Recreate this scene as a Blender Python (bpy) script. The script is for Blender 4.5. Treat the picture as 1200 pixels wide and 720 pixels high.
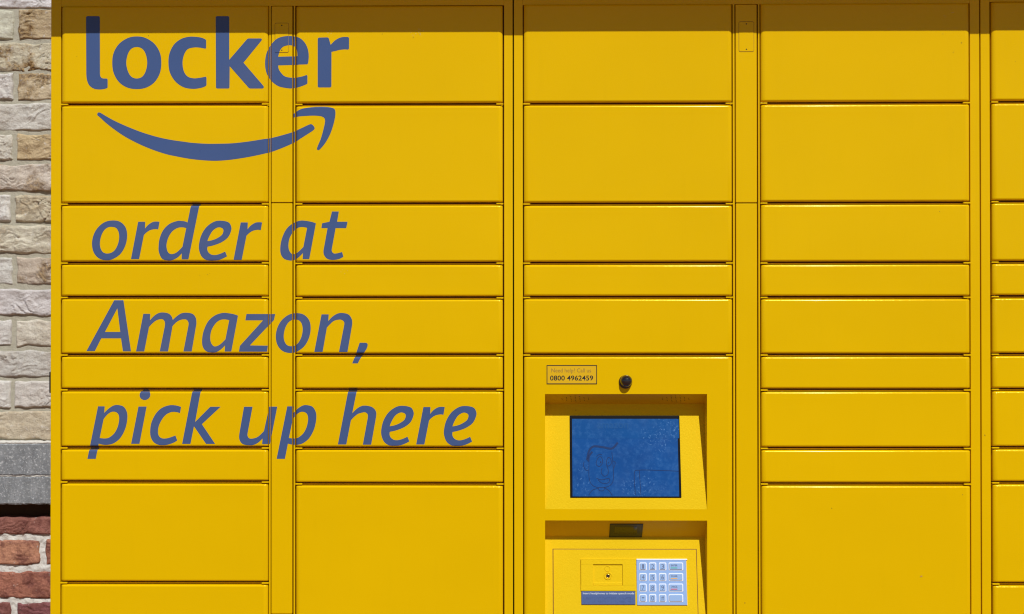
import bpy, bmesh, math, random
from mathutils import Vector, Matrix, noise
R = math.radians
for o in list(bpy.data.objects): bpy.data.objects.remove(o)
S = bpy.context.scene
COL = S.collection

# ---------------------------------------------------------------- camera, sky, sun, exposure
CAM_D, CAM_Z, F = 2.6, 1.45, 1560.0           # distance, eye height, focal length in 1200-px pixels
cd = bpy.data.cameras.new('camera'); cam = bpy.data.objects.new('camera', cd); COL.objects.link(cam)
cd.sensor_width = 36; cd.lens = F / 1200 * 36; cd.clip_start = .05; cd.clip_end = 500
cam.location = (0, -CAM_D, CAM_Z)
CROT = Matrix.Rotation(R(.65), 3, 'Z') @ Matrix.Rotation(R(90.35), 3, 'X') @ Matrix.Rotation(R(-.04), 3, 'Z')
cam.rotation_euler = CROT.to_euler()
S.camera = cam
SUN_EL, SUN_AZ = 47.5, 15.5                    # azimuth to the right of straight behind the camera
W = bpy.data.worlds.new('World'); S.world = W; W.use_nodes = True
nt = W.node_tree; bg = nt.nodes['Background']; bg.inputs[1].default_value = .052
sky = nt.nodes.new('ShaderNodeTexSky'); sky.sky_type = 'NISHITA'; sky.sun_disc = False
sky.sun_elevation = R(SUN_EL); sky.sun_rotation = R(180 - SUN_AZ)
sky.air_density = 1.0; sky.dust_density = .6; sky.ozone_density = 1.5
nt.links.new(sky.outputs[0], bg.inputs[0])
sd = bpy.data.lights.new('sun', 'SUN'); sun = bpy.data.objects.new('sun', sd); COL.objects.link(sun)
sd.energy = 4.1; sd.angle = R(.5); sd.color = (1, .965, .92)
sdir = Vector((math.sin(R(SUN_AZ)) * math.cos(R(SUN_EL)), -math.cos(R(SUN_AZ)) * math.cos(R(SUN_EL)), math.sin(R(SUN_EL))))
sun.rotation_euler = sdir.to_track_quat('Z', 'Y').to_euler(); sun.location = (1, -4, 6)
S.render.engine = 'CYCLES'
S.view_settings.view_transform = 'Standard'; S.view_settings.look = 'None'
S.view_settings.exposure = -0.15; S.view_settings.gamma = 1
S.cycles.pixel_filter_type = 'BLACKMAN_HARRIS'; S.cycles.filter_width = 1.15
S.cycles.max_bounces = 8; S.cycles.diffuse_bounces = 5

# ---------------------------------------------------------------- helpers
def ray(px, py):
    return CROT @ Vector(((px - 600) / F, -(py - 360) / F, -1))
def hit(px, py, p=(0, 0, 0), n=(0, -1, 0)):
    d = ray(px, py); n = Vector(n); c = Vector(cam.location)
    return c + d * ((Vector(p) - c).dot(n) / d.dot(n))
def X(px, py=360, y=0): return hit(px, py, (0, y, 0)).x
def Z(py, px=600, y=0): return hit(px, py, (0, y, 0)).z
PXM = 1 / 600.0                                 # metres per photo pixel on the locker front

def link(name, me, m=None, parent=None):
    o = bpy.data.objects.new(name, me); COL.objects.link(o)
    if m and not me.materials: me.materials.append(m)
    if me.vertices:                              # origin to the middle of the piece
        xs = [v.co for v in me.vertices]
        lo = Vector([min(v[i] for v in xs) for i in range(3)]); hi = Vector([max(v[i] for v in xs) for i in range(3)])
        c = (lo + hi) / 2
        me.transform(Matrix.Translation(-c)); o.location = c
    if parent: setpar(o, parent)
    return o
def setpar(o, p):
    o.parent = p
    q = p; off = Vector()
    while q: off += Vector(q.location); q = q.parent
    o.location = Vector(o.location) - off
def fin(name, bm, m, parent=None, smooth=False):
    me = bpy.data.meshes.new(name); bm.to_mesh(me); bm.free()
    if smooth:
        for p in me.polygons: p.use_smooth = True
    return link(name, me, m, parent)
def box(bm, x0, x1, y0, y1, z0, z1, bev=0, seg=2, M=None):
    vs = [bm.verts.new((x, y, z)) for x in (x0, x1) for y in (y0, y1) for z in (z0, z1)]
    fs = [bm.faces.new([vs[i] for i in q]) for q in ((0, 1, 3, 2), (4, 6, 7, 5), (0, 4, 5, 1), (2, 3, 7, 6), (0, 2, 6, 4), (1, 5, 7, 3))]
    if M is not None:
        for v in vs: v.co = M @ v.co
    bmesh.ops.recalc_face_normals(bm, faces=fs)
    if bev: bmesh.ops.bevel(bm, geom=list({e for f in fs for e in f.edges}), offset=bev, segments=seg, profile=.5, affect='EDGES')
def add_box(name, m, parent, *a, **k):
    bm = bmesh.new(); box(bm, *a, **k); return fin(name, bm, m, parent)
def disc(bm, c, u, v, ru, rv, n=24, off=Vector()):
    return bm.faces.new([bm.verts.new(c + off + u * (ru * math.cos(2 * math.pi * i / n)) + v * (rv * math.sin(2 * math.pi * i / n))) for i in range(n)])
def ribbon(bm, pts, w, n):
    """thin flat line along 3-D points on a plane of normal n"""
    prev = None
    for i, p in enumerate(pts):
        a = pts[max(i - 1, 0)]; b = pts[min(i + 1, len(pts) - 1)]
        s = (b - a).cross(n).normalized() * w / 2
        cur = (bm.verts.new(p + s), bm.verts.new(p - s))
        if prev: bm.faces.new((prev[0], cur[0], cur[1], prev[1]))
        prev = cur
def tag(o, label=None, cat=None, kind=None, group=None):
    if label: o['label'] = label
    if cat: o['category'] = cat
    if kind: o['kind'] = kind
    if group: o['group'] = group
    return o

# ---------------------------------------------------------------- materials
class N:
    def __init__(s, name):
        s.m = bpy.data.materials.new(name); s.m.use_nodes = True; s.t = s.m.node_tree
        s.b = s.t.nodes['Principled BSDF']; s.tc = s.t.nodes.new('ShaderNodeTexCoord')
    def new(s, k, **kw):
        n = s.t.nodes.new('ShaderNode' + k)
        for a, v in kw.items(): setattr(n, a, v)
        return n
    def l(s, a, b): s.t.links.new(a, b)
    def world(s):
        g = s.new('NewGeometry'); return g.outputs['Position']
    def noise(s, scale, detail=3, rough=.5, vec=None, dist=0):
        n = s.new('TexNoise'); n.inputs['Scale'].default_value = scale; n.inputs['Detail'].default_value = detail
        n.inputs['Roughness'].default_value = rough; n.inputs['Distortion'].default_value = dist
        s.l(vec or s.world(), n.inputs['Vector']); return n.outputs['Fac']
    def ramp(s, fac, *st):
        r = s.new('ValToRGB'); e = r.color_ramp.elements
        while len(e) < len(st): e.new(.5)
        for i, (p, c) in enumerate(st):
            e[i].position = p; e[i].color = (c, c, c, 1) if not isinstance(c, tuple) else (*c, 1)
        s.l(fac, r.inputs[0]); return r.outputs[0]
    def mix(s, fac, a, b, mode='MIX'):
        n = s.new('Mix', data_type='RGBA', blend_type=mode)
        for i, v in ((0, fac), (6, a), (7, b)):
            if hasattr(v, 'links'): s.l(v, n.inputs[i])
            elif isinstance(v, tuple): n.inputs[i].default_value = (*v, 1)
            else: n.inputs[i].default_value = v
        return n.outputs[2]
    def bump(s, h, strength, dist, prev=None):
        n = s.new('Bump'); n.inputs['Strength'].default_value = strength; n.inputs['Distance'].default_value = dist
        s.l(h, n.inputs['Height'])
        if prev: s.l(prev, n.inputs['Normal'])
        return n.outputs['Normal']
    def col(s, c):
        if isinstance(c, tuple): s.b.inputs['Base Color'].default_value = (*c, 1)
        else: s.l(c, s.b.inputs['Base Color'])
    def setp(s, **k):
        for a, v in k.items():
            i = s.b.inputs[a.replace('_', ' ')]
            if hasattr(v, 'links'): s.l(v, i)
            else: i.default_value = v
        return s

YEL = (.79, .500, .0)
def powder(name, c, rough=.36, fine=.10, dirt=True, spec=.45, tint=(1, .82, .10, 1), coat=0.0):
    n = N(name)
    k = n.noise(2.2, 3)
    c1 = n.mix(n.ramp(k, (.35, 0.0), (.7, 1.0)), tuple(x * .975 for x in c), tuple(min(1, x * 1.015) for x in c))
    oi = n.new('ObjectInfo'); c1 = n.mix(n.ramp(oi.outputs['Random'], (0., 0.), (1., .055)), c1, tuple(x * .72 for x in c))
    sm = n.noise(1.3, 5, .62, dist=1.2); c1 = n.mix(n.ramp(sm, (.50, 0.0), (.75, .07)), c1, (.66, .40, .0))
    if dirt:
        sp = n.noise(58, 2, .6); m1 = n.ramp(sp, (.775, 0.0), (.80, .7))
        c1 = n.mix(m1, c1, (.16, .09, .02))
        st = n.new('Mapping'); st.inputs['Scale'].default_value = (9, 9, 1.1); n.l(n.world(), st.inputs['Vector'])
        c1 = n.mix(n.ramp(n.noise(6, 4, .6, vec=st.outputs[0]), (.55, 0.0), (.85, .05)), c1, (.45, .28, .0))
    n.col(c1)
    n.setp(Roughness=n.ramp(n.noise(35, 3), (.3, rough - .04), (.7, rough + .05)), Specular_IOR_Level=spec, Specular_Tint=tint, Coat_Weight=coat, Coat_Roughness=.12)
    b = n.bump(n.noise(4.5, 2), .35, .006)
    b = n.bump(n.noise(260, 2, .6), fine * .6, .0005, b)
    b = n.bump(n.noise(620, 2, .6), fine, .0004, b)
    b = n.bump(n.noise(1500, 1, .5), fine, .00015, b)
    n.l(b, n.b.inputs['Normal']); return n.m
M_YEL = powder('yellow_powder_coat', YEL, rough=.16, fine=.3, coat=.16)
M_YELC = powder('yellow_console_coat', (.77, .52, .008), rough=.42, fine=.9)
M_DARK = N('dark_gap'); M_DARK.col((.16, .05, .004)); M_DARK.setp(Roughness=.6); M_DARK = M_DARK.m  # in the door gaps this red-brown stands for shade and warm bounce
M_TXT = powder('blue_vinyl', (.060, .108, .262), rough=.30, fine=.3, dirt=False, spec=.22, tint=(1, 1, 1, 1))
def plain(name, c, rough=.5, **k):
    n = N(name); n.col(c); n.setp(Roughness=rough, **k); return n.m
M_BLACK = plain('black_plastic', (.008, .008, .009), .35)
M_HOLE = plain('hole', (.01, .006, .003), .8)
M_INK = plain('black_ink', (.012, .010, .008), .6)
M_BROWNINK = plain('faded_ink', (.36, .20, .03), .6)

# ---------------------------------------------------------------- locker geometry helpers
SIDE_W, SIDE_D, TOP_W, TOP_D = .0085, .0052, .0040, .0042
def prof(w, d, n=6):
    return [(w * (1 - math.cos(math.pi / 2 * i / n)), d * (1 - math.sin(math.pi / 2 * i / n))) for i in range(n + 1)]
PX_, PZ_ = prof(SIDE_W, SIDE_D), prof(TOP_W, TOP_D)
def pl(off, pr):
    if off >= pr[-1][0]: return 0.0
    for (a, da), (b, db) in zip(pr, pr[1:]):
        if off <= b: return da + (db - da) * (off - a) / (b - a)
    return 0.0
def dep(x, z, r):
    x0, x1, z0, z1 = r
    return max(pl(min(x - x0, x1 - x), PX_), 0) + max(pl(min(z - z0, z1 - z), PZ_), 0)
def pan(name, r, m, parent, front=0.0, back=.016, ex=(), ez=(), hole=lambda x, z: False):
    x0, x1, z0, z1 = r
    xs = [x0 + o for o, _ in PX_] + list(ex) + [x1 - o for o, _ in reversed(PX_)]
    zs = [z0 + o for o, _ in PZ_] + list(ez) + [z1 - o for o, _ in reversed(PZ_)]
    bm = bmesh.new()
    V = [[bm.verts.new((x, front + dep(x, z, r), z)) for z in zs] for x in xs]
    k = len(PX_) - 1
    for i in range(len(xs) - 1):
        for j in range(len(zs) - 1):
            if hole((xs[i] + xs[i + 1]) / 2, (zs[j] + zs[j + 1]) / 2): continue
            f = bm.faces.new((V[i][j], V[i + 1][j], V[i + 1][j + 1], V[i][j + 1]))
            f.smooth = not (k <= i < len(xs) - 1 - k and k <= j < len(zs) - 1 - k)
    ring = [V[i][0] for i in range(len(xs))] + [V[-1][j] for j in range(1, len(zs))] + [V[i][-1] for i in range(len(xs) - 2, -1, -1)] + [V[0][j] for j in range(len(zs) - 2, 0, -1)]
    bk = [bm.verts.new((v.co.x, back, v.co.z)) for v in ring]
    for i in range(len(ring)):
        j = (i + 1) % len(ring); bm.faces.new((ring[j], ring[i], bk[i], bk[j]))
    return fin(name, bm, m, parent)

# ---------------------------------------------------------------- the place: ground and wall
n = N('paving'); n.col(n.mix(n.noise(4, 5), (.19, .066, .026), (.25, .09, .04))); n.setp(Roughness=.85); M_PAVE = n.m
bm = bmesh.new(); v = [bm.verts.new(p) for p in ((-60, -60, 0), (60, -60, 0), (60, 60, 0), (-60, 60, 0))]; bm.faces.new(v)
tag(fin('pavement', bm, M_PAVE), kind='structure')

def brick_mat(name, cracks=1.0, pale=True):
    n = N(name); oi = n.new('ObjectInfo'); P = n.world()
    base = oi.outputs['Color']
    base = n.mix(1.0, base, (1.16, 1.16, 1.13), 'MULTIPLY'); lo = n.mix(1.0, base, (.78, .77, .75), 'MULTIPLY')
    c = n.mix(n.ramp(n.noise(55, 6, .65), (.35, 0.0), (.62, 1.0)), lo, base)
    if pale:
        stain = n.ramp(n.noise(17, 5, .62), (.47, 0.0), (.60, 1.0))
        am = n.new('Math', operation='MULTIPLY'); n.l(stain, am.inputs[0]); n.l(oi.outputs['Alpha'], am.inputs[1])
        tan = n.mix(n.ramp(n.noise(120, 5, .7), (.42, 0.0), (.60, 1.0)), (.13, .068, .025), (.47, .32, .14))
        c = n.mix(am.outputs[0], c, tan)
        c = n.mix(n.ramp(n.noise(230, 3, .7), (.70, 0.0), (.78, .8)), c, (.12, .09, .06))
        c = n.mix(n.ramp(n.noise(90, 4, .7), (.58, 0.0), (.72, .75)), c, (.72, .71, .70))
    else:
        c = n.mix(n.ramp(n.noise(40, 5, .7), (.45, 0.0), (.62, .8)), c, (.17, .060, .050))
        c = n.mix(n.ramp(n.noise(75, 6, .75), (.62, 0.0), (.70, .75)), c, (.55, .50, .47))
    n.col(c); n.setp(Roughness=.9, Specular_IOR_Level=.25)
    b = n.bump(n.noise(60, 6, .7), .7, .008)
    b = n.bump(n.noise(330, 5, .75), .8, .0022, b)
    vo = n.noise(800, 3, .8); b = n.bump(vo, .8, .0010, b)
    n.l(b, n.b.inputs['Normal']); return n.m
M_BRICK = brick_mat('pale_brick'); M_RED = brick_mat('red_brick', pale=False)
def mortar(name, a, b_):
    n = N(name); c = n.mix(n.noise(40, 6, .7), a, b_)
    c = n.mix(n.ramp(n.noise(260, 3, .7), (.62, 0.0), (.75, .7)), c, (.20, .19, .15))
    n.col(c); n.setp(Roughness=.95, Specular_IOR_Level=.2)
    b = n.bump(n.noise(70, 5, .65), .6, .006); b = n.bump(n.noise(420, 3, .7), .5, .0015, b)
    n.l(b, n.b.inputs['Normal']); return n.m
M_MORT = mortar('grey_mortar', (.34, .325, .25), (.52, .505, .42))
M_MORTW = mortar('white_mortar', (.56, .55, .50), (.72, .71, .67))

YW = .50                                          # face of the pale bricks
wall = bpy.data.objects.new('brick_wall', None); COL.objects.link(wall); wall.location = (-1.5, YW, 0)
tag(wall, 'weathered wall of pale bricks over a grey stone band and red bricks, left of the yellow locker', 'wall')

def brick(x0, x1, z0, z1, face, m, col, seed, hi, jag=.0035, crag=.0040):
    w, h = x1 - x0, z1 - z0
    nx, nz = (int(w / .0022), int(h / .0022)) if hi else (12, 4)
    nx, nz = max(nx, 4), max(nz, 3)
    bm = bmesh.new(); G = []
    for i in range(nx + 1):
        row = []
        for j in range(nz + 1):
            u, v = i / nx, j / nz
            x, z = x0 + u * w, z0 + v * h
            q = Vector((x * 1.0, seed * 3.1, z))
            ex = min(u, 1 - u) * w; ez = min(v, 1 - v) * h
            e = min(ex, ez)
            jx = noise.noise(q * 45) * jag * (1.0 if ex < .012 else .4); jz = noise.noise(q * 38 + Vector((7, 3, 1))) * jag * max(0, 1 - ez / .02) * 1.3
            rnd = .005 * max(0, 1 - e / .0035) ** 2
            y = face + rnd
            if hi:
                st = Vector((x * 26, seed * 5.3, z * 52))
                t = noise.fractal(st * .6, .9, 2.1, 4)
                y += -t * crag * .9
                wv = Vector((x * 14 + noise.noise(q * 30) * .7, seed * 1.7, z * 40 + noise.noise(q * 22) * 1.6))
                msk = max(0, min(1, noise.noise(q * 15 + Vector((0, 9, 0))) * 2.4 + .45))
                n1 = noise.noise(wv) * 2.6 + z * 30; fr_ = n1 - math.floor(n1)      # folded-clay steps: slow rise, sudden drop
                y -= (fr_ if fr_ < .93 else (1 - fr_) / .07 * .93) * .0042 * msk * min(1, e / .008)
                cr = abs(noise.noise(Vector((x * 9 + 5, seed * 2.9, z * 55 + noise.noise(q * 20) * 2))))
                y += max(0, 1 - cr / .035) * min(.006, crag * 1.5) * max(0, min(1, noise.noise(q * 13) * 4 - .4))
            row.append(bm.verts.new((x + jx, y, z + jz)))
        G.append(row)
    for i in range(nx):
        for j in range(nz):
            f = bm.faces.new((G[i][j], G[i + 1][j], G[i + 1][j + 1], G[i][j + 1])); f.smooth = not hi or True
    ring = [G[i][0] for i in range(nx + 1)] + [G[-1][j] for j in range(1, nz + 1)] + [G[i][-1] for i in range(nx - 1, -1, -1)] + [G[0][j] for j in range(nz - 1, 0, -1)]
    bk = [bm.verts.new((v.co.x, face + .03, v.co.z)) for v in ring]
    for i in range(len(ring)):
        j = (i + 1) % len(ring); bm.faces.new((ring[j], ring[i], bk[i], bk[j]))
    o = fin('brick', bm, m, wall); o.color = col; return o

def wx(px): return X(px, 360, YW)
def wz(py, y=YW): return Z(py, 30, y)
PITCH, BL, JT = 36.0, 108.0, 5.0
WALL_L, WALL_R = wx(-330), wx(215)
# rows: (top px, bottom px, joint px, {brick index: (colour, stain)})
pale0 = (.60, .585, .54)
rows = [(-22, 9.5, 73, [((.66, .64, .66), .0)]),
 (11, 46, 18, [((.60, .60, .50), .1), ((.50, .40, .26), 1.0)]),
 (50, 83, 73, [((.60, .56, .44), 1.0)]),
 (85, 117.5, 17, [((.66, .65, .64), .1), ((.62, .53, .38), .75)]),
 (121, 153, 73, [((.62, .61, .58), .1)]),
 (156.5, 187.5, 16.5, [((.66, .64, .58), .1), ((.54, .43, .27), .5)]),
 (193, 224, 73, [((.60, .54, .48), .7)]),
 (229, 260, 14.5, [((.68, .67, .65), 0.), ((.62, .57, .45), .45)]),
 (265, 297.5, 73, [((.63, .60, .50), .3)]),
 (302, 333, 16.5, [((.66, .66, .64), 0.), ((.54, .47, .40), .75)]),
 (339.5, 370, 73, [((.62, .60, .62), 0.)]),
 (375, 406, 15.5, [((.66, .65, .64), .0), ((.64, .61, .54), .15)]),
 (411, 442, 73, [((.55, .54, .52), .15)]),
 (447, 478, 14.5, [((.66, .65, .63), 0.), ((.64, .62, .60), .1)]),
 (482, 515, 73, [((.56, .50, .39), .4)])]
up = []
k = 1
while True:
    t = -22 - PITCH * k
    if t < -300: break
    up.append((t, t + 31.5, 73 if k % 2 == 0 else 17, [(pale0, .3), ((.6, .55, .47), .4)])); k += 1
random.seed(4)
sd_ = 0
for (t, b, jp, cols) in up + rows:
    vis = t > -25
    j0 = jp + BL + JT
    while j0 > -330:
        xr, xl = j0 - JT / 2, j0 - BL - JT / 2
        if jp > 50: c = cols[0]
        else: c = cols[1] if xl > 0 else cols[0]
        shown = (xl < 60 and xr > 0)
        if not shown or not vis:
            s_ = random.uniform(.9, 1.05); c = (tuple(q * s_ for q in random.choice([pale0, (.64, .63, .61), (.56, .49, .38), (.6, .56, .5)])), random.choice([0, .1, .5, .9]))
        if xl < 215:
            sd_ += 1
            brick(wx(max(xl, -330)), wx(min(xr, 215)), wz(b), wz(t), YW + random.uniform(-.0015, .0015), M_BRICK, (*c[0], c[1]), sd_, shown and vis)
        j0 -= BL + JT
ZT = wz(-300)
add_box('mortar_bed', M_MORT, wall, WALL_L - .002, X(700, 360, YW), YW + .0048, YW + .2, wz(517.5), ZT)
# stone band
n = N('grey_stone'); c = n.mix(n.ramp(n.noise(30, 6, .7), (.3, 0.), (.7, 1.)), (.17, .185, .20), (.30, .32, .34))
c = n.mix(n.ramp(n.noise(190, 4, .7), (.55, 0.), (.63, .8)), c, (.55, .58, .60))
c = n.mix(n.ramp(n.noise(260, 3, .7, vec=None), (.64, 0.), (.72, .8)), c, (.06, .065, .07))
mp = n.new('Mapping'); mp.inputs['Scale'].default_value = (20, 20, 3); n.l(n.world(), mp.inputs['Vector'])
c = n.mix(n.ramp(n.noise(3, 5, .65, vec=mp.outputs[0]), (.45, 0.), (.75, .5)), c, (.09, .10, .10))
n.col(c); n.setp(Roughness=.9); b = n.bump(n.noise(160, 5, .7), .5, .003); n.l(b, n.b.inputs['Normal']); M_STONE = n.m
def slab(zt, zb, y, m, name):
    bm = bmesh.new(); x0, x1 = WALL_L, X(700, 360, YW); nx = 500; ys = y
    prof_ = [(y + .15, zb), (y + .002, zb), (y, zb + .003), (y, (zb + zt) / 2), (y, zt - .003), (y + .003, zt), (y + .15, zt)]
    pr = None
    for i in range(nx + 1):
        x = x0 + (x1 - x0) * i / nx; cur = []
        for kk, (yy, zz) in enumerate(prof_):
            q = Vector((x * 60, zz * 90, 2.0)); a = .0016 if 0 < kk < 6 else 0
            cur.append(bm.verts.new((x, yy + noise.noise(q) * a, zz + noise.fractal(q * 1.5, .8, 2, 3) * a * (1.1 if kk != 3 else 0))))
        if pr:
            for kk in range(len(prof_) - 1): bm.faces.new((pr[kk], cur[kk], cur[kk + 1], pr[kk + 1]))
        pr = cur
    return fin(name, bm, m, wall)
YB = YW - .012
slab(wz(520, YB), wz(557.6, YB), YB, M_STONE, 'stone_slab')
slab(wz(558.6, YB), wz(591.5, YB), YB + .0015, M_STONE, 'stone_slab')
slab(wz(517, YB), wz(520.6, YB), YB + .001, M_MORTW, 'mortar_joint')
slab(wz(557.2, YB), wz(559, YB), YB + .0022, M_MORTW, 'mortar_joint')
# red bricks below
YR = YW + .014
def rz(py): return Z(py, 30, YR)
rr = [(606.5, 627, -5, [((.31, .135, .11), 0)]), (633, 662, 49.5, [((.52, .26, .17), 0), ((.40, .18, .12), 0)]), (670, 701, -5, [((.40, .17, .12), 0)]), (706.5, 736, 16, [((.28, .12, .11), 0), ((.25, .10, .11), 0)])]
t = 742.0
while Z(t + 30, 30, YR) > .01:
    rr.append((t, t + 29, random.choice([49, -5, 16]), [((.30, .12, .09), 0)])); t += 36
for ri, (t, b, jp, cols) in enumerate(rr):
    j0 = jp + 2 * (BL + 7)
    while j0 > -330:
        xr, xl = j0 - 3.5, j0 - BL - 3.5
        if xl < 215:
            shown = ri < 4 and xl < 60 and xr > 0
            c = cols[-1 if xl > 10 else 0][0] if shown else random.choice([(.25, .10, .09), (.42, .20, .13), (.30, .12, .09)])
            sd_ += 1
            brick(X(max(xl, -330), 360, YR), X(min(xr, 215), 360, YR), rz(b), rz(t), YR + random.uniform(-.001, .001), M_RED, (*c, 1), sd_, shown, crag=.0018)
        j0 -= BL + 7
# white joint mortar, squeezed out a little unevenly between the red bricks
bm = bmesh.new(); x0, x1 = WALL_L, X(215, 360, YR); zt, zb = rz(612), 0.0
nx = 420; zs = [rz(612)]
q = 612.0
while q < 740: q += 1.6; zs.append(rz(q))
while zs[-1] > .03: zs.append(zs[-1] - .03)
zs.append(0)
G = [[bm.verts.new((x0 + (x1 - x0) * i / nx, YR + .0045 + noise.fractal(Vector(((x0 + (x1 - x0) * i / nx) * 55, 4, z * 60)), .8, 2, 3) * .004, z)) for z in zs] for i in range(nx + 1)]
for i in range(nx):
    for j in range(len(zs) - 1):
        f = bm.faces.new((G[i][j + 1], G[i + 1][j + 1], G[i + 1][j], G[i][j])); f.smooth = True
fin('mortar_bed', bm, M_MORTW, wall)
add_box('wall_core', M_DARK, wall, WALL_L, X(700, 360, YW), YR + .10, YW + .2, 0, wz(590))  # dark colour paints the shadow in the cavity under the stone band

# ---------------------------------------------------------------- the parcel locker
LX0, LX1 = X(58.3), X(1421)
root = bpy.data.objects.new('parcel_locker', None); COL.objects.link(root); root.location = ((LX0 + LX1) / 2, .2, 0)
tag(root, 'long bright yellow parcel locker with rows of doors, blue lettering, a screen and a keypad', 'locker')
ZB = .10
YF = .0052
oh = .12; Z40 = Z(41.2, 330); ZCAN = Z40 + (oh + .003) * math.tan(R(SUN_EL)) / math.cos(R(SUN_AZ))
surfaces = []                                     # (rect, depth function, parent) that the vinyl lettering can lie on
def rail(name, xa, xb, za, zb, front=YF, m=None, bev=.0007, par=None, surf=False):
    o = add_box(name, m or M_YEL, par, xa, xb, front, front + .03, za, zb, bev=bev)
    if surf: surfaces.append(((xa, xb, za, zb), (lambda x, z, f=front: f), o))
    return o
modules = [  # left stile, [door columns, slivers...], right stile, in photo px
 dict(l=(58.3, 70), d1=(71.5, 314), s1=(314.9, 316.8), p=(317.7, 342.2), s2=(343.7, 345.4), d2=(346.7, 589.2), r=(590.8, 600.9)),
 dict(l=(602.4, 612.8), d1=(614, 858.3), s1=(859.5, 861.6), p=(862.8, 887.7), s2=(889.2, 891.0), d2=(892.2, 1137), r=(1138.4, 1149.6)),
 dict(l=(1151, 1161.7), d1=(1163.2, 1409.5), r=(1410.8, 1421))]
G1 = [121.5, 238.6, 307.7, 348.0, 415.6, 456.4, 524.6, 564.6, 682.8]
cols = {(0, 'd1'): [6.2] + G1 + [800.5, 918, 1036, 1150],
        (0, 'd2'): [6.0, 121.5, 238.2, 308, 348.6, 415.6, 456.6, 525, 566.8, 802, 920, 1150],
        (1, 'd1'): [4.2, 120.8, 238.4, 307.8, 348.0, 415.6, 1150],
        (1, 'd2'): [3.0, 120.0, 237.3, 307.6, 348.0, 415.6, 456.7, 525.2, 567.0, 802, 920, 1150],
        (2, 'd1'): [1.0, 118.6, 235.6, 306.6, 347.0, 414.8, 456.0, 524.4, 565.6, 684.3, 802, 920, 1036, 1150]}
CON = None
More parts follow.
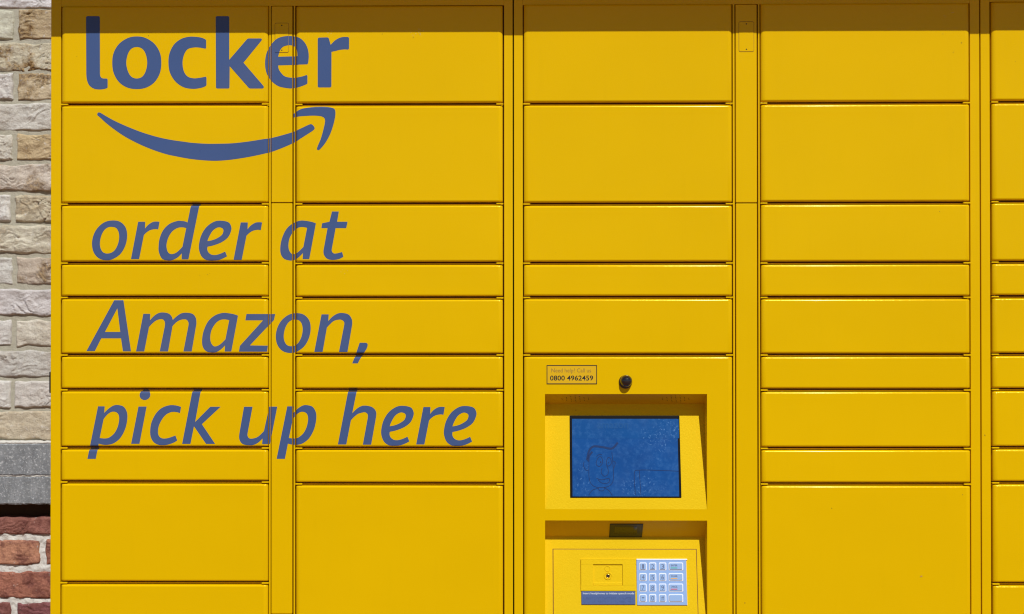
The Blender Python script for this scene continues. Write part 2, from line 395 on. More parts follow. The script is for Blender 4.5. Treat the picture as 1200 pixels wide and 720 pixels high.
for mi, md in enumerate(modules):
    fr = bpy.data.objects.new('cabinet', None); COL.objects.link(fr)
    a, b = X(md['l'][0]), X(md['r'][1]); fr.location = ((a + b) / 2, .2, 0); setpar(fr, root)
    top0 = cols[(mi, 'd1')][0]
    ztr = Z(top0 + .3, (md['l'][0] + md['r'][1]) / 2)
    zcap = ZCAN - .004
    # body behind the face, sides
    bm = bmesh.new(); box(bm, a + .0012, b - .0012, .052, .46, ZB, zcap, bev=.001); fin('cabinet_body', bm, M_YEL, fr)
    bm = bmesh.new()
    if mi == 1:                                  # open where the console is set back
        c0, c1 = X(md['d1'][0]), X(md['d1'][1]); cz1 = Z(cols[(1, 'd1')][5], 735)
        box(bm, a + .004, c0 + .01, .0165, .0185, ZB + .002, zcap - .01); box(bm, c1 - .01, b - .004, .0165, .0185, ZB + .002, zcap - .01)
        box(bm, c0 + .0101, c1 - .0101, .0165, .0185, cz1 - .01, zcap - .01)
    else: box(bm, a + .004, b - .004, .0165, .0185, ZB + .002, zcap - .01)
    fin('gap_shade_sheet', bm, M_DARK, fr)  # dark sheet behind the doors, gap shade put into its colour
    for xx in (a + .0012, b - .0022): add_box('cabinet_side', M_YEL, fr, xx, xx + .001, .03, .052, ZB, zcap)
    st = {}
    for key in ('l', 'r'):
        st[key] = rail('stile', X(md[key][0]), X(md[key][1]), ZB, zcap, par=fr, surf=False)
    rail('top_rail', X(md['l'][1]) + .0001, X(md['r'][0]) - .0001, ztr, zcap, par=fr, front=YF + .0002)
    for key in ('s1', 's2'):
        if key in md: rail('mullion', X(md[key][0]), X(md[key][1]), ZB, ztr, par=fr, surf=True, bev=.0003, front=.0034)
    if 'p' in md:
        pa, pb = X(md['p'][0]), X(md['p'][1]); zs_ = Z(237.6 if mi == 0 else 237.8, md['p'][0])
        for (z1_, z0_) in ((ztr - .001, zs_ + .0006), (zs_ - .0012, Z(720, 330)), (Z(721.5, 330), ZB + .01)):
            o = add_box('post_panel', M_YEL, fr, pa, pb, .0028, .016, z0_, z1_, bev=.0012, seg=3)
            surfaces.append(((pa, pb, z0_, z1_), (lambda x, z: .0028), o))
        # lock cover plate with two screws
        (cx0, cx1, cy0, cy1) = ((322, 338, 27, 61.5) if mi == 0 else (866.2, 883.6, 25.3, 60.5))
        A = [X(cx0, 40), X(cx1, 40), Z(cy1, cx0), Z(cy0, cx0)]
        def rrect(bm, A, r, y, grow=0.0, n=5):
            vs = []
            for (cx, cz, a0) in ((A[1] - r, A[3] - r, 0), (A[0] + r, A[3] - r, 90), (A[0] + r, A[2] + r, 180), (A[1] - r, A[2] + r, 270)):
                for i in range(n + 1):
                    t = R(a0 + 90 * i / n); vs.append(bm.verts.new((cx + (r + grow) * math.cos(t), y, cz + (r + grow) * math.sin(t))))
            return vs
        bm = bmesh.new(); f0 = rrect(bm, A, .003, .0024, .0007); f1 = rrect(bm, A, .003, .00245, 0)
        bm.faces.new(list(reversed(rrect(bm, A, .003, .0027, .0007))))
        bm.free(); bm = bmesh.new()
        bm.faces.new(list(reversed(rrect(bm, A, .003, .00262, .0005)))); gp = fin('plate_seam', bm, M_DARK, o)
        bm = bmesh.new(); r0 = rrect(bm, A, .003, .0022, -.0001); r1 = rrect(bm, A, .003, .0022, -.0006)
        for v in r0: v.co.y = .0026
        for i in range(len(r0)):
            j = (i + 1) % len(r0); bm.faces.new((r0[j], r0[i], r1[i], r1[j]))
        bm.faces.new(list(reversed(r1))); cp = fin('cover_plate', bm, M_YEL, st['l'])
        # keep the plate in the same cabinet
        cp.parent = None; cp.location = Vector(((A[0] + A[1]) / 2, .0024, (A[2] + A[3]) / 2)); setpar(cp, fr)
        gp.parent = None; gp.location = Vector(((A[0] + A[1]) / 2, .00262, (A[2] + A[3]) / 2)); setpar(gp, fr)
        surfaces.append((tuple(A), (lambda x, z: .0021), cp))
        for zz in (A[3] - .0045, A[2] + .0045):
            bm = bmesh.new(); c = Vector(((A[0] + A[1]) / 2, .00215, zz))
            disc(bm, c, Vector((1, 0, 0)), Vector((0, 0, 1)), .0013, .0013, 14); sc = fin('screw', bm, M_HOLE, cp)
    # doors
    for key in ('d1', 'd2'):
        if (mi, key) not in cols: continue
        ys = cols[(mi, key)]; xa, xb = X(md[key][0]), X(md[key][1]); mid = (md[key][0] + md[key][1]) / 2
        for i in range(len(ys) - 1):
            top = ys[i] + (2.7 if i else .9); bot = ys[i + 1] - 1.2
            r = (xa, xb, Z(bot, mid), Z(top, mid))
            if (mi, key) == (1, 'd1') and i == 5: CON = (r, fr); 
            else:
                jig = random.uniform(-.0004, .0004)
                o = pan('door', r, M_YEL, fr, front=jig)
                surfaces.append((r, (lambda x, z, r=r, jg=jig: jg + dep(x, z, r)), o))
            if i:
                # lip of the cross rail in the gap, and the short tabs at its two ends
                z1_, z0_ = Z(ys[i] + .75, mid), Z(ys[i] + 2.15, mid)
                o = add_box('cross_rail', M_YEL, fr, xa, xb, .0088, .0165, z0_, z1_, bev=.0004)
                surfaces.append(((xa, xb, z0_, z1_), (lambda x, z: .0088), o))
                for (ta, tb) in ((xa - .0012, xa + .0125), (xb - .0125, xb + .0012)):
                    z1t, z0t = Z(ys[i] - .05, mid), Z(ys[i] + 1.7, mid)
                    bm = bmesh.new(); box(bm, ta, tb, .0004, .006, z0t, z1t, bev=.0007, seg=3); fin('hinge_tab', bm, M_YEL, fr)
    add_box('plinth', M_DARK, fr, a + .01, b - .01, .04, .44, 0, ZB + .005)
# roof canopy that throws the shade band across the top doors
bm = bmesh.new(); box(bm, LX0 - .002, LX1 + .002, -oh, .48, ZCAN, ZCAN + .09, bev=.002); fin('roof_canopy', bm, M_YEL, root)
# small dark rubber stop on the left side
bm = bmesh.new(); box(bm, X(56.2, 448), X(58.6, 448), .006, .05, Z(461, 57), Z(436, 57), bev=.0012); fin('rubber_stop', bm, M_BLACK, root)

# ---------------------------------------------------------------- console with recesses
(rc, cfr) = CON
def cz(py): return Z(py, 735)
HX0, HX1 = X(638.8, 540), X(828.6, 540)
H1 = (cz(597), cz(462)); H2 = (cz(742), cz(610.2))
def hole(x, z): return HX0 < x < HX1 and (H1[0] < z < H1[1] or H2[0] < z < H2[1])
con = pan('console_panel', rc, M_YEL, cfr, ex=(HX0, HX1), ez=(H2[0], H2[1], H1[0], H1[1]), hole=hole)
class Plane:
    """a plane across the recess from (za, ya) at its top to (zb, yb) at its bottom"""
    def __init__(s, za, ya, zb, yb):
        s.p = Vector((0, ya, za)); s.v = (Vector((0, ya, za)) - Vector((0, yb, zb))).normalized(); s.u = Vector((1, 0, 0))
        s.n = s.u.cross(s.v).normalized()
        if s.n.y > 0: s.n = -s.n
    def at(s, px, py, h=0.0): return hit(px, py, s.p, s.n) + s.n * h
    def uv(s, px, py):
        q = s.at(px, py) - s.p; return q.dot(s.u), q.dot(s.v)
    def pt(s, u, v, h=0.0): return s.p + s.u * u + s.v * v + s.n * h
    def M(s):   # local (u, -n, v) -> world, so boxes built with y towards the back fit
        m = Matrix.Identity(4)
        for i, a in enumerate((s.u, -s.n, s.v)):
            for j in range(3): m[j][i] = a[j]
        m.translation = s.p; return m
    def box(s, bm, px0, py0, px1, py1, h0, h1, bev=0, seg=2):
        a = s.uv(px0, py0); b = s.uv(px1, py1)
        box(bm, a[0], b[0], -h1, -h0, b[1], a[1], bev, seg, M=s.M())
D1 = .0450
zk1 = cz(475.4) ; D2 = .0400; zk2 = cz(633.2)
S1 = Plane(H1[1], .0008, zk1, D1); P1 = Plane(zk1, D1, H1[0], .0008)
S2 = Plane(H2[1], .0008, zk2, D2); P2 = Plane(zk2, D2, H2[0], .0008)
def quad(name, m, pts, par):
    bm = bmesh.new(); bm.faces.new([bm.verts.new(p) for p in pts]); bmesh.ops.recalc_face_normals(bm, faces=bm.faces); return fin(name, bm, m, par)
E = .0004
for (H, zk, D, S_) in ((H1, zk1, D1, S1), (H2, zk2, D2, S2)):
    quad('recess_soffit', M_YELC, [Vector((HX0 - E, 0.0008, H[1] + E)), Vector((HX1 + E, .0008, H[1] + E)), Vector((HX1 + E, D, zk)), Vector((HX0 - E, D, zk))], cfr)
    quad('sloped_panel', M_YELC, [Vector((HX0 - E, D, zk)), Vector((HX1 + E, D, zk)), Vector((HX1 + E, .0008, H[0] - E)), Vector((HX0 - E, .0008, H[0] - E))], cfr)
    for x in (HX0 - E / 2, HX1 + E / 2):
        quad('recess_cheek', M_YELC, [Vector((x, .0006, H[1] + E)), Vector((x, D + .0005, zk)), Vector((x, .0006, H[0] - E))], cfr)
# speaker holes
for xs0, pat in ((658.5, (2, 3, 4, 5, 4, 3, 2)), (776.2, (2, 3, 5, 5, 5, 3, 2))):
    bm = bmesh.new()
    for i, cnt in enumerate(pat):
        for j in range(cnt):
            c = S1.at(xs0 + i * 5.15 + j * .25, 467.6 + (j - (cnt - 1) / 2) * 1.75, .0003)
            disc(bm, c, S1.u, S1.v, .00065, .0016, 8)
    fin('speaker_grille', bm, M_HOLE, cfr)

# text helper: built-in font turned into a flat mesh on a plane
def text(s, size, ext=0.0, bold=0.0, shear=0.0, space=1.0):
    cu = bpy.data.curves.new('t', 'FONT'); cu.body = s; cu.size = size; cu.offset = bold; cu.shear = shear
    cu.align_x = 'CENTER'; cu.align_y = 'CENTER'; cu.resolution_u = 3; cu.space_character = space
    o = bpy.data.objects.new('t', cu); COL.objects.link(o)
    me = bpy.data.meshes.new_from_object(o.evaluated_get(bpy.context.evaluated_depsgraph_get()))
    bpy.data.objects.remove(o); bpy.data.curves.remove(cu); return me
def text_on(name, s, pl_, px, py, wpx, hpx, m, par, h=.0003, bold=0.0, shear=0.0):
    """fit the text into wpx x hpx photo pixels centred on px, py of the plane"""
    me = text(s, 1.0, bold=bold, shear=shear)
    if not me.vertices: return
    xs = [v.co.x for v in me.vertices]; ys = [v.co.y for v in me.vertices]
    a = pl_.uv(px - wpx / 2, py + hpx / 2); b = pl_.uv(px + wpx / 2, py - hpx / 2)
    for v in me.vertices:
        tu = (v.co.x - min(xs)) / (max(xs) - min(xs)); tv = (v.co.y - min(ys)) / (max(ys) - min(ys))
        v.co = pl_.pt(a[0] + (b[0] - a[0]) * tu, a[1] + (b[1] - a[1]) * tv, h)
    me.materials.clear(); return link(name, me, m, par)
FP = Plane(H1[1], 0, H1[0], 0)
# help sticker
n = N('sticker_film'); n.col((.74, .46, .006)); n.setp(Roughness=.3); M_STK = n.m
bm = bmesh.new(); FP.box(bm, 640.6, 428, 699.6, 450.3, .0002, .0005); stk = fin('help_sticker', bm, M_STK, cfr)
bm = bmesh.new()
for q in ((640.6, 428, 699.6, 428.9), (640.6, 449.5, 699.6, 450.4), (640.6, 428.9, 641.5, 449.5), (698.7, 428.9, 699.6, 449.5)): FP.box(bm, *q, .0005, .0007)
fin('sticker_border', bm, M_INK, stk)
text_on('lettering', 'Need help? Call us', FP, 669.4, 435.0, 46.5, 6.2, M_BROWNINK, stk, h=.0007, bold=.0)
text_on('lettering', '0800 4962459', FP, 669.8, 443.2, 50.5, 6.0, M_INK, stk, h=.0007, bold=.014)
# dome camera
M_DOME = plain('dome_glass', (.012, .011, .014), .06, Coat_Weight=1.0)
M_RIM = plain('dome_rim', (.05, .020, .008), .25)
c = FP.at(733.0, 447.8)
bm = bmesh.new()
bmesh.ops.create_cone(bm, segments=40, radius1=.0134, radius2=.0126, depth=.003, cap_ends=True, matrix=Matrix.Translation(c + Vector((0, -.0014, 0))) @ Matrix.Rotation(R(90), 4, 'X') )
dm = fin('camera_dome', bm, M_RIM, cfr)
bm = bmesh.new()
bmesh.ops.create_uvsphere(bm, u_segments=40, v_segments=24, radius=.0118, matrix=Matrix.Translation(c + Vector((.0010, -.0062, .0022))))
fin('dome_lens', bm, M_DOME, dm, smooth=True)
# screen
def screen_mat(name, lo, hi):  # blue sky reflection and mottled glints are painted into the colour
    n = N(name)
    g = n.mix(n.ramp(n.noise(9, 5, .65), (.35, 0.), (.7, 1.)), lo, hi)
    g = n.mix(n.ramp(n.noise(95, 5, .75), (.47, 0.), (.80, .5)), g, (.05, .17, .42))
    pm = n.new('Math', operation='MULTIPLY'); n.l(n.ramp(n.noise(260, 2, .6), (.58, 0.), (.72, .5)), pm.inputs[0]); n.l(n.ramp(n.noise(14, 2, .5), (.50, 0.), (.62, 1.)), pm.inputs[1])
    g = n.mix(pm.outputs[0], g, (.14, .32, .62))
    n.col(g); n.setp(Roughness=n.ramp(n.noise(20, 4, .7), (.35, .10), (.65, .24)), Emission_Strength=.05, Emission_Color=(.01, .20, .75, 1)); return n.m
M_SCR = screen_mat('screen_glass', (.004, .050, .210), (.006, .074, .280))
M_SLINE = plain('screen_line', (.003, .028, .13), .3)
M_STEXT = plain('screen_text', (.008, .085, .28), .25)
bm = bmesh.new(); P1.box(bm, 667.4, 487.3, 798.6, 583.6, -.002, .0016, bev=.0012); scr = fin('screen_bezel', bm, plain('bezel_black', (.004, .004, .005), .45, Specular_IOR_Level=.12), cfr)
bm = bmesh.new(); P1.box(bm, 670.2, 491.2, 795.8, 582.2, -.002, .0021); fin('screen', bm, M_SCR, scr)
bm = bmesh.new(); P1.box(bm, 670.4, 491.4, 795.6, 514, .0018, .00225); fin('screen_banner', bm, screen_mat('screen_banner', (.004, .055, .215), (.006, .075, .27)), scr)
text_on('lettering', 'amazon', P1, 718, 499.3, 36, 6.2, M_STEXT, scr, h=.0025, bold=.01)
def sl(pts, w=.0012, closed=False):
    q = [P1.at(665 + x / 6.54, 480 + y / 6.54, .0024) for x, y in smooth_pts(pts, closed)]
    ribbon(sb, q, w, P1.n)
def smooth_pts(pts, closed=False, n=6):
    out = []; L = len(pts)
    rng = range(L) if closed else range(L - 1)
    for i in rng:
        g_ = lambda k: pts[k % L] if closed else pts[min(max(k, 0), L - 1)]
        p0, p1, p2, p3 = g_(i - 1), g_(i), g_(i + 1), g_(i + 2)
        for k in range(n):
            t = k / n
            out.append(tuple(.5 * (2 * p1[a] + (p2[a] - p0[a]) * t + (2 * p0[a] - 5 * p1[a] + 4 * p2[a] - p3[a]) * t * t + (3 * p1[a] - p0[a] - 3 * p2[a] + p3[a]) * t ** 3) for a in (0, 1)))
    out.append(pts[0] if closed else pts[-1]); return out
sb = bmesh.new()
sl([(165, 400), (165, 520), (185, 575), (230, 598), (300, 595), (345, 560), (352, 480), (340, 330)])
sl([(150, 390), (165, 320), (200, 285), (270, 290), (340, 300), (385, 255)], .004)
sl([(160, 400), (165, 360), (190, 325)], .004)
sl([(128, 400), (122, 430), (140, 465), (160, 465)]); sl([(350, 395), (366, 410), (355, 450)])
sl([(222, 400), (240, 365), (262, 370), (268, 410), (245, 438), (222, 425)], closed=True)
sl([(298, 400), (310, 370), (330, 380), (335, 415), (315, 435), (300, 425)], closed=True)
sl([(250, 400), (256, 405), (252, 412)], .002); sl([(313, 408), (318, 412)], .002)
sl([(265, 450), (258, 485), (280, 512), (308, 500), (312, 465), (300, 430)])
sl([(222, 528), (260, 540), (318, 530), (312, 562), (265, 565), (235, 540)])
sl([(222, 360), (245, 345), (265, 350)]); sl([(235, 600), (245, 622), (275, 622), (285, 598)])
sl([(165, 655), (190, 620), (235, 605)]); sl([(285, 602), (320, 625), (342, 660)])
sl([(520, 655), (512, 490), (550, 466), (700, 468), (850, 474)]); sl([(550, 466), (562, 655)])
fin('screen_drawing', sb, M_SLINE, scr)
# scanner window
bm = bmesh.new(); S2.box(bm, 714.8, 614.0, 752.2, 629.6, -.001, .0012, bev=.0005); sw = fin('scanner_window', bm, M_BLACK, cfr)
bm = bmesh.new(); S2.box(bm, 720.5, 616.2, 746, 625.2, .001, .0016, bev=.0003); fin('scanner_glass', bm, plain('scanner_glass', (.03, .022, .008), .12), sw)
bm = bmesh.new(); S2.box(bm, 714.2, 629.7, 752.8, 630.9, -.001, .003, bev=.0003); fin('scanner_ledge', bm, M_YELC, cfr)
# lower panel: raised sheet whose edges show as a seam
bm = bmesh.new(); P2.box(bm, 647.6, 643.3, 819, 739, .0001, .0004); fin('panel_seam', bm, M_DARK, cfr)
bm = bmesh.new(); P2.box(bm, 648.4, 644.1, 818.2, 738.4, .0001, .0012, bev=.0006); lp = fin('service_panel', bm, M_YELC, cfr)
# headphone plate: frame with a sunk field
bm = bmesh.new()
for q in ((680.8, 655.6, 744.8, 661.6), (680.8, 686.2, 744.8, 692.6), (680.8, 661.6, 695.2, 686.2), (729.4, 661.6, 744.8, 686.2)): P2.box(bm, *q, .0008, .0038)
P2.box(bm, 695.2, 683.0, 729.4, 686.3, .0008, .0028, bev=.0008)
hp = fin('headphone_plate', bm, M_YELC, cfr)
bm = bmesh.new(); P2.box(bm, 680.8, 655.2, 744.8, 655.8, .0008, .0040, bev=.0003); P2.box(bm, 680.3, 655.8, 680.9, 692.6, .0008, .0036); fin('plate_edge', bm, M_YELC, hp)
bm = bmesh.new()
cj = P2.at(712.4, 675.2, .0013)
def tor(bm, c, pl_, ra, rb, tube, seg=28, ts=8):
    rings = []
    for i in range(seg):
        t = 2 * math.pi * i / seg; d = pl_.u * math.cos(t) + pl_.v * math.sin(t); cc = c + pl_.u * ra * math.cos(t) + pl_.v * rb * math.sin(t)
        rings.append([bm.verts.new(cc + d * tube * math.cos(2 * math.pi * k / ts) + pl_.n * tube * math.sin(2 * math.pi * k / ts)) for k in range(ts)])
    for i in range(seg):
        for k in range(ts):
            a, b = rings[i], rings[(i + 1) % seg]; bm.faces.new((a[k], a[(k + 1) % ts], b[(k + 1) % ts], b[k]))
    bmesh.ops.recalc_face_normals(bm, faces=bm.faces)
tor(bm, cj, P2, .0072, .0066, .0011); jk = fin('jack_ring', bm, M_YELC, hp, smooth=True)
bm = bmesh.new(); tor(bm, P2.at(711.8, 666.6, .0013), P2, .0052, .0050, .0007); fin('headphone_symbol', bm, M_YELC, hp, smooth=True)
bm = bmesh.new(); tor(bm, cj, P2, .0030, .0030, .0010); fin('jack_collar', bm, plain('jack_metal', (.6, .4, .1), .2, Metallic=1.0), hp, smooth=True)
bm = bmesh.new(); disc(bm, cj, P2.u, P2.v, .0026, .0026, 20, P2.n * .0004); fin('jack_hole', bm, M_HOLE, hp)
# blue braille label
bm = bmesh.new(); P2.box(bm, 681.2, 693.2, 744.6, 708.8, .0008, .0034, bev=.0008); lb = fin('braille_label', bm, plain('label_blue', (.055, .105, .28), .5), cfr)
M_WHITE = plain('white_print', (.62, .70, .80), .5)
text_on('lettering', 'Insert headphones to initiate speech mode', P2, 713, 695.9, 60, 3.0, M_WHITE, lb, h=.0037, bold=.01)
bm = bmesh.new(); random.seed(8)
for row in (700.2, 704.6):
    for i in range(24):
        for (a_, b_) in ((0, 0), (1, 0), (0, 1), (1, 1), (0, 2), (1, 2)):
            if random.random() < .5:
                c = P2.at(684 + i * 2.45 + a_ * .95, row + b_ * 1.05, .0034)
                bmesh.ops.create_icosphere(bm, subdivisions=1, radius=.00052, matrix=Matrix.Translation(c))
tag(fin('braille_dots', bm, plain('label_dot', (.045, .07, .15), .5), lb), kind='stuff')
# keypad
n = N('keypad_steel'); n.col((.29, .46, .80)); n.setp(Metallic=.15, Roughness=n.ramp(n.noise(400, 3), (.3, .3), (.7, .45))); b = n.bump(n.noise(900, 2), .3, .0002); n.l(b, n.b.inputs['Normal']); M_STEEL = n.m  # bluish base colour paints the sky reflected in the steel
n = N('key_steel'); n.col((.34, .52, .84)); n.setp(Metallic=.15, Roughness=.22); M_KEY = n.m  # same sky reflection painted into the key colour
n = N('key_collar_steel'); n.col((.84, .88, .95)); n.setp(Metallic=.1, Roughness=.32); M_COLLAR = n.m
bm = bmesh.new(); P2.box(bm, 745.5, 655.3, 805.0, 709.6, .0008, .0030, bev=.0009, seg=3); kp = fin('keypad', bm, M_STEEL, cfr)
bm = bmesh.new(); P2.box(bm, 745.6, 655.2, 805.1, 656.6, .0012, .0038, bev=.0004); P2.box(bm, 803.6, 656.6, 805.1, 709.6, .0012, .0036, bev=.0004); fin('keypad_highlight', bm, M_COLLAR, kp)  # edge highlights built as pale bars along the top and right
kx = [(749.0, 757.9), (760.3, 769.1), (771.9, 780.9), (783.2, 800.6)]; ky = [(659.4, 668.8), (671.9, 681.3), (684.1, 693.8), (696.5, 706.0)]
lab = ['1', '2', '3', 'ENTER', '4', '5', '6', 'CLEAR', '7', '8', '9', 'CANCEL', '*', '0', '#', '']
ul = {3: (.05, .45, .30), 7: (.80, .42, .10), 11: (.65, .06, .10)}
def rbox(bm, pl_, x0, y0, x1, y1, h0, h1, rr_, n=4):
    a = pl_.uv(x0, y0); b = pl_.uv(x1, y1); u0, u1, v0, v1 = a[0], b[0], b[1], a[1]
    rings = []
    for (h, ins) in ((h0, 0), (h1 - .0004, 0), (h1, .0004)):
        ring = []
        for (cx, cy, a0) in ((u1 - rr_, v1 - rr_, 0), (u0 + rr_, v1 - rr_, 90), (u0 + rr_, v0 + rr_, 180), (u1 - rr_, v0 + rr_, 270)):
            for i in range(n + 1):
                t = R(a0 + 90 * i / n); ring.append(bm.verts.new(pl_.pt(cx + (rr_ - ins) * math.cos(t), cy + (rr_ - ins) * math.sin(t), h)))
        rings.append(ring)
    for r0, r1 in zip(rings, rings[1:]):
        for i in range(len(r0)):
            j = (i + 1) % len(r0); bm.faces.new((r0[i], r0[j], r1[j], r1[i]))
    bm.faces.new(rings[-1]); bmesh.ops.recalc_face_normals(bm, faces=bm.faces)
M_KINK = plain('key_ink', (.10, .12, .22), .5)
for j in range(4):
    for i in range(4):
        k = j * 4 + i; x0, x1 = kx[i]; y0, y1 = ky[j]
        bm = bmesh.new(); rbox(bm, P2, x0, y0, x1, y1, .0025, .0036, .0022); co_ = fin('key_collar', bm, M_COLLAR, kp)
        bm = bmesh.new(); rbox(bm, P2, x0 + 1.0, y0 + 1.0, x1 - 1.2, y1 - 1.2, .003, .0052, .0016); ko = fin('key', bm, M_KEY, kp)
        bmq = []
        cxp = (x0 + x1) / 2 - .1; cyp = (y0 + y1) / 2
        t_ = None
        if lab[k]:
            if i == 3: t_ = text_on('key_lettering', lab[k], P2, cxp - 2, cyp - 1.2, 7.5, 2.0, M_KINK, kp, h=.0055, bold=.01)
            elif lab[k] == '*': t_ = text_on('key_lettering', '*', P2, cxp, cyp, 3, 3, M_KINK, kp, h=.0055, bold=.05)
            else: t_ = text_on('key_lettering', lab[k], P2, cxp, cyp, 1.7 if lab[k] == '1' else 3.1, 5.0, M_KINK, kp, h=.0055, bold=-.008)
        if k in ul:
            bm = bmesh.new(); P2.box(bm, cxp - 6, cyp + 1.2, cxp + 1.6, cyp + 2.2, .0053, .0055); fin('key_stripe', bm, plain('stripe_%s' % lab[k].lower(), ul[k], .5), kp)

# ---------------------------------------------------------------- vinyl lettering traced as outlines, laid over doors, posts and mullions
def P(s, ox, oy, sc, dx=0, dy=0):
    """'x,y x,y! ...' -> dense outline in photo px; ! marks a corner, the rest is smooth"""
    pts = []
    for w in s.split():
        c = w.endswith('!'); a, b = w.rstrip('!').split(','); pts.append((ox + float(a) / sc + dx, oy + float(b) / sc + dy, c))
    L = len(pts); out = []
    for i in range(L):
        p1, p2 = pts[i], pts[(i + 1) % L]
        if p1[2] and p2[2]: out.append((p1[0], p1[1])); continue
        p0 = pts[i - 1] if not p1[2] else None; p3 = pts[(i + 2) % L] if not p2[2] else None
        def tang(a, b, c_): return ((c_[0] - a[0]) / 2, (c_[1] - a[1]) / 2)
        m1 = tang(p0, p1, p2) if p0 else None; m2 = tang(p1, p2, p3) if p3 else None
        if m1 is None: m1 = (1.5 * (p2[0] - p1[0]) - .5 * m2[0], 1.5 * (p2[1] - p1[1]) - .5 * m2[1])
        if m2 is None: m2 = (1.5 * (p2[0] - p1[0]) - .5 * m1[0], 1.5 * (p2[1] - p1[1]) - .5 * m1[1])
        for k in range(6):
            t = k / 6; h00 = 2 * t**3 - 3 * t * t + 1; h10 = t**3 - 2 * t * t + t; h01 = -2 * t**3 + 3 * t * t; h11 = t**3 - t * t
            out.append(tuple(h00 * p1[a] + h10 * m1[a] + h01 * p2[a] + h11 * m2[a] for a in (0, 1)))
    return out
GL = []
def g(ox, oy, sc, *outs, dx=0, dy=0): GL.append([P(s, ox, oy, sc, dx, dy) for s in outs])
A_ = (95, 10, 7.2)
g(*A_, "42,74! 50,66! 150,66! 158,74! 159,545! 162,570 172,586 190,592! 216,592! 224,600! 224,664! 217,673 190,681 155,684 110,678 70,650 50,605 44,550!")
g(*A_, "470,237 545,250 620,300 665,375 677,458 665,545 620,622 550,668 470,681 390,668 320,622 275,545 263,458 275,375 320,300 395,250",
  "470,326 515,340 545,385 558,458 545,530 515,577 470,592 425,577 395,530 381,458 395,385 425,340")
g(190, 10, 7.2, "366,262! 371,270! 371,334! 364,340! 350,337 310,330 265,330 215,345 185,390 172,458 183,530 215,575 265,590 310,587 350,580 366,576! 374,584! 374,645! 368,655! 330,670 262,679 180,665 110,615 65,540 53,458 62,380 100,305 160,258 225,240 280,240 330,247")
g(245, 10, 7.2, "56,74! 64,66! 162,66! 170,74! 170,434! 320,260! 332,254! 440,254! 446,264! 440,274! 290,458! 460,656! 462,668! 452,676! 345,676! 334,670! 174,488! 172,668! 164,676! 66,676! 58,668!")
g(315, 10, 7.2, "326,472! 332,460! 337,400 328,340 300,285 250,245 170,231 80,248 20,300 -18,370 -32,458 -20,545 20,610 80,655 160,672 200,672 260,662 318,640! 326,632! 326,570! 318,562! 280,575 230,583 175,582 130,570 100,540 82,510 77,479!",
  "77,406! 90,360 115,325 155,310 190,310 222,325 237,360 241,402!")
g(315, 10, 7.2, "413,256! 421,247! 495,245! 506,252! 522,308! 560,270 600,248 640,241! 670,242! 677,250! 677,340! 668,348! 640,346 600,350 560,360 529,366! 528,658! 520,667! 421,667! 413,658!")
GL.append([P("118.3,132.8 132.8,141.1 149.4,148.7 167.2,155.6 185,160.9 200.6,164.2 216.1,166.4 225,167.6 241.7,168.7 255,168.7 271.7,168.2 289.4,166.3 305,163.9 317.8,161.7 328.9,158.9 342.2,155 352.2,150.9 361.1,146.7 365,145.8 368.3,149.1 367.6,152.4 358.9,158.3 346.7,165.8 334.4,171.7 317.8,178 301.1,182.2 282.8,185.6 267.2,187.7 252.8,188.6 238.3,188 221.7,186.2 205,183.1 193.9,180.6 177.2,175 160.6,167.8 143.9,158.7 127.2,146.7 117.2,137.8 114.1,135 114.8,132.4 116.7,132.1", 0, 0, 1)])
g(290, 120, 9, "478,160! 478,128! 520,95 580,68 680,52 780,47 860,52 910,66 926,95 925,150 905,240 870,340 820,430 775,485 750,505 733,495 740,465 775,380 805,270 818,200 808,165 770,147 700,141 600,145 520,152")
oO = "295,212 370,228 425,285 442,370 425,470 375,560 300,615 225,632 145,612 90,550 71,460 88,365 135,285 210,228"
oI = "285,280 325,292 350,330 358,390 345,460 315,520 275,552 225,561 185,545 160,500 155,440 170,370 200,315 240,285"
rO = "558,226! 632,226! 630,298! 665,258 715,228 760,224 783,227! 769,308! 740,303 690,312 650,335 618,366! 568,620! 482,620!"
eO = "570,488! 640,472 720,440 785,390 818,320 818,275 790,232 715,215 640,225 560,280 505,365 480,460 482,530 510,595 560,630 620,637 700,625 775,590! 755,540! 700,565 650,577 610,572 580,550 567,520"
eI = "568,430! 585,385 620,325 660,293 695,284 730,298 737,325 720,365 670,400 620,420"
aO = "452,243! 382,620! 312,620! 316,555! 270,600 215,630 165,632 110,612 78,560 75,480 95,390 140,300 210,240 290,214 350,217 410,228"
aI = "360,290! 310,281 260,290 215,325 175,390 160,460 165,520 190,560 220,566 265,545 320,492!"
pO = "160,211! 222,211! 218,272! 265,228 310,202 350,199 400,215 430,265 434,330 415,420 370,505 310,555 255,570 210,570 166,560! 138,703! 60,703!"
pI = "212,330! 250,285 290,262 325,264 350,285 358,330 345,400 315,460 270,500 230,512 175,508!"
L2 = (100, 235, 9)
g(*L2, oO, oI); g(*L2, rO); g(*L2, rO, dx=120.2, dy=.8)
g(180, 235, 9, "490,20! 368,622! 296,622! 298,558! 250,605 190,632 150,635 90,615 58,550 53,490 65,400 105,310 170,248 250,218 290,217 330,222 358,234! 402,20!", "345,292! 300,284 250,292 195,330 155,395 137,465 142,520 160,555 195,567 245,548 305,490!")
g(180, 235, 9, eO, eI)
g(320, 235, 9, aO, aI)
g(320, 235, 9, "622,118! 694,118! 676,226! 786,226! 772,293! 660,293! 622,500! 620,535 640,560 680,558 728,545! 742,595! 690,620 625,628 570,615 538,575 532,530! 575,293! 510,293! 518,242! 595,226!")
g(95, 345, 9, "350,63! 447,63! 527,602! 442,602! 422,465! 213,465! 145,600! 57,600!", "383,148! 414,398! 252,398!")
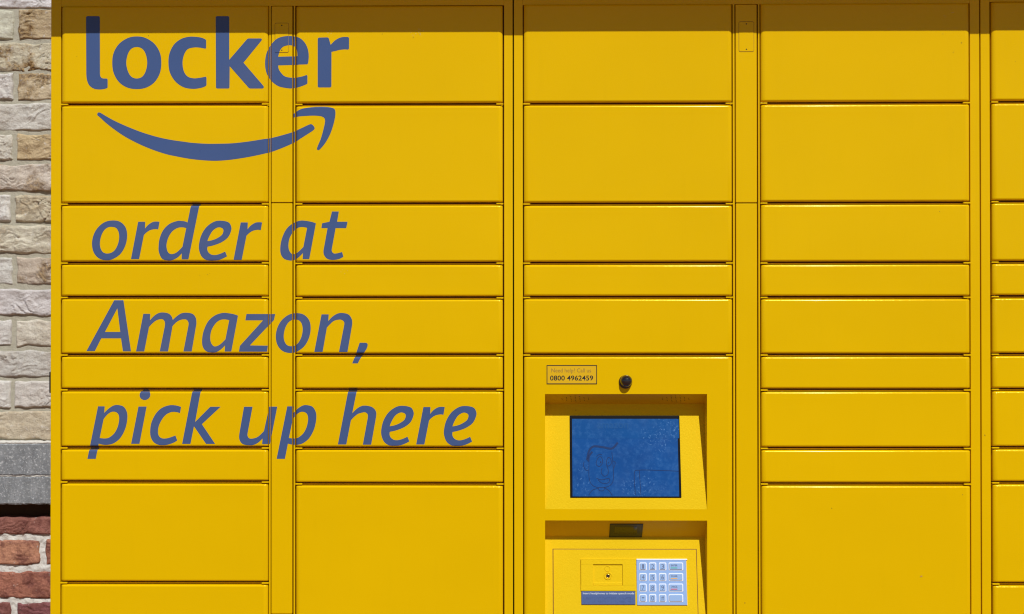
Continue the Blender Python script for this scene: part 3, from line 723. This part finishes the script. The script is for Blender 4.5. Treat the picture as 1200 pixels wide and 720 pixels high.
g(160, 345, 9, "72,207! 145,207! 142,275! 190,225 240,197 290,193 340,205 370,235 382,272! 430,228 480,200 540,196 595,210 625,250 632,310! 582,603! 495,603! 547,335! 548,298 530,270 500,264 460,272 420,295 380,335! 333,603! 245,603! 297,345! 300,300 285,270 255,262 210,275 170,305 132,345! 82,603! -5,603!")
g(230, 345, 9, aO, aI, dx=-12 / 9, dy=-16.5 / 9)
g(230, 345, 9, "530,209! 830,209! 817,272! 565,540! 752,543! 745,605! 450,605! 460,545! 705,275! 518,275!")
g(*L2, oO, oI, dx=215, dy=108.65)
g(310, 345, 8, "535,189! 602,189! 598,252! 640,208 690,180 740,177 790,192 818,235 822,285! 778,541! 698,541! 745,300! 747,262 725,241 695,238 650,250 615,280 585,312! 545,540! 467,540!")
g(310, 345, 8, "892,455! 950,455! 965,465 966,485 955,515! 900,600 875,648! 822,648! 850,580!")
L4 = (95, 450, 8)
g(*L4, pO, pI); g(275, 450, 8, pO, pI, dx=331 / 8, dy=.15)
g(*L4, "539,213! 615,213! 548,562! 470,562!")
g(*L4, "600,54 634,66 649,95 642,128 618,147 590,151 562,138 550,110 557,78 575,60")
g(165, 450, 8, "378,217! 368,274! 330,264 285,265 235,290 195,340 168,400 162,460 175,495 205,512 250,510 300,494 325,485! 342,530! 300,555 230,574 170,572 120,545 92,490 90,420 105,350 145,275 200,225 270,201 330,203")
g(165, 450, 8, "489,45! 566,45! 510,357! 652,215! 748,215! 573,378! 697,563! 613,563! 499,398! 466,563! 388,563!")
g(275, 450, 8, "88,215! 168,215! 122,460! 122,490 140,512 175,512 220,495 275,443! 322,215! 397,215! 328,565! 258,565! 262,512! 215,555 165,575 120,575 70,560 45,520 44,470!")
g(390, 450, 8, "150,40! 230,40! 183,275! 230,230 275,207 325,206 375,222 405,260 406,310! 360,570! 282,570! 328,320! 327,285 305,267 280,268 240,280 205,305 170,342! 127,568! 48,568!")
g(180, 235, 9, eO, eI, dx=213.6, dy=216.9)
g(*L2, rO, dx=334.2, dy=217.1)
g(180, 235, 9, eO, eI, dx=287.1, dy=217.1)

def glyph_mesh(outs):
    cu = bpy.data.curves.new('g', 'CURVE'); cu.dimensions = '2D'; cu.fill_mode = 'BOTH'
    for pts in outs:
        sp = cu.splines.new('POLY'); sp.points.add(len(pts) - 1); sp.use_cyclic_u = True
        for q, (px, py) in zip(sp.points, pts):
            h = hit(px, py); q.co = (h.x, h.z, 0, 1)
    o = bpy.data.objects.new('g', cu); COL.objects.link(o)
    me = bpy.data.meshes.new_from_object(o.evaluated_get(bpy.context.evaluated_depsgraph_get()))
    bpy.data.objects.remove(o); bpy.data.curves.remove(cu); return me
glyphs = []
for outs in GL:
    me = glyph_mesh(outs); xs = [v.co.x for v in me.vertices]; zs = [v.co.y for v in me.vertices]
    glyphs.append((me, (min(xs), max(xs), min(zs), max(zs))))
def cut(bm, co, no):
    ge = list(bm.verts) + list(bm.edges) + list(bm.faces)
    if ge: bmesh.ops.bisect_plane(bm, geom=ge, plane_co=co, plane_no=no, clear_outer=True)
def split(bm, co, no):
    ge = list(bm.verts) + list(bm.edges) + list(bm.faces)
    if ge: bmesh.ops.bisect_plane(bm, geom=ge, plane_co=co, plane_no=no)
for r, fn, par in surfaces:
    x0, x1, z0, z1 = r
    for me, bb in glyphs:
        if not (bb[0] < x1 and bb[1] > x0 and bb[2] < z1 and bb[3] > z0): continue
        bm = bmesh.new(); bm.from_mesh(me)
        cut(bm, (x0 + .0002, 0, 0), (-1, 0, 0)); cut(bm, (x1 - .0002, 0, 0), (1, 0, 0)); cut(bm, (0, z0, 0), (0, -1, 0)); cut(bm, (0, z1, 0), (0, 1, 0))
        if not bm.faces: bm.free(); continue
        if par.name.startswith('door'):
            for o_, _ in PX_[1:]:
                split(bm, (x0 + o_, 0, 0), (1, 0, 0)); split(bm, (x1 - o_, 0, 0), (1, 0, 0))
            for o_, _ in PZ_[1:]:
                split(bm, (0, z0 + o_, 0), (0, 1, 0)); split(bm, (0, z1 - o_, 0), (0, 1, 0))
        for v in bm.verts:
            x, z = v.co.x, v.co.y; v.co = Vector((x, fn(x, z) - .00022, z))
        bmesh.ops.recalc_face_normals(bm, faces=bm.faces)
        for f in bm.faces:
            if f.normal.y > 0: f.normal_flip()
            f.smooth = False
        fin('lettering', bm, M_TXT, par)
for me, _ in glyphs: bpy.data.meshes.remove(me)

# ---------------------------------------------------------------- a few chips and scuffs where the photograph shows them
M_PALE = plain('bare_chip', (.70, .58, .36), .7); M_DIRT = plain('dark_chip', (.17, .09, .02), .7); M_PINK = plain('pink_chip', (.66, .36, .22), .7)
random.seed(21)
def chips(m, pts):
    for px, py, rad, cnt, spread in pts:
        for rct, fn, par in surfaces:
            h = hit(px, py)
            if rct[0] + .01 < h.x < rct[1] - .01 and rct[2] + .006 < h.z < rct[3] - .006 and par.name.startswith('door'):
                bm = bmesh.new()
                for _ in range(cnt):
                    cx, cz_ = h.x + random.uniform(-1, 1) * spread * PXM, h.z + random.uniform(-1, 1) * spread * PXM * .6
                    if not (rct[0] + .001 < cx < rct[1] - .001 and rct[2] + .001 < cz_ < rct[3] - .001): continue
                    k_ = random.randint(5, 8); rr_ = rad * PXM * random.uniform(.5, 1.1)
                    bm.faces.new([bm.verts.new((cx + rr_ * random.uniform(.5, 1.3) * math.cos(-2 * math.pi * i / k_), fn(cx, cz_) - .0003, cz_ + rr_ * random.uniform(.4, 1) * math.sin(-2 * math.pi * i / k_))) for i in range(k_)])
                fin('paint_chip', bm, m, par); break
chips(M_PALE, [(385, 38, .55, 5, 4), (489, 38, .5, 12, 8), (1116, 15, .7, 2, 1.5), (714, 82, .5, 1, 0), (1107, 20, .4, 4, 6), (586, 14, .5, 4, 3), (404, 318, .35, 4, 5)])
chips(M_DIRT, [(448, 40, .6, 1, 0), (484, 44, .6, 2, 2), (1105, 40, .9, 1, 0), (1126, 50, .8, 2, 1), (1112, 60, .4, 3, 6), (203, 313, .7, 1, 0), (1101, 248, .5, 1, 0), (1190, 72, .7, 1, 0), (174, 42, .7, 1, 0), (1128, 580, .5, 1, 0), (240, 322, .35, 3, 7)])
chips(M_PINK, [(1079, 676, 1.0, 2, 1)])
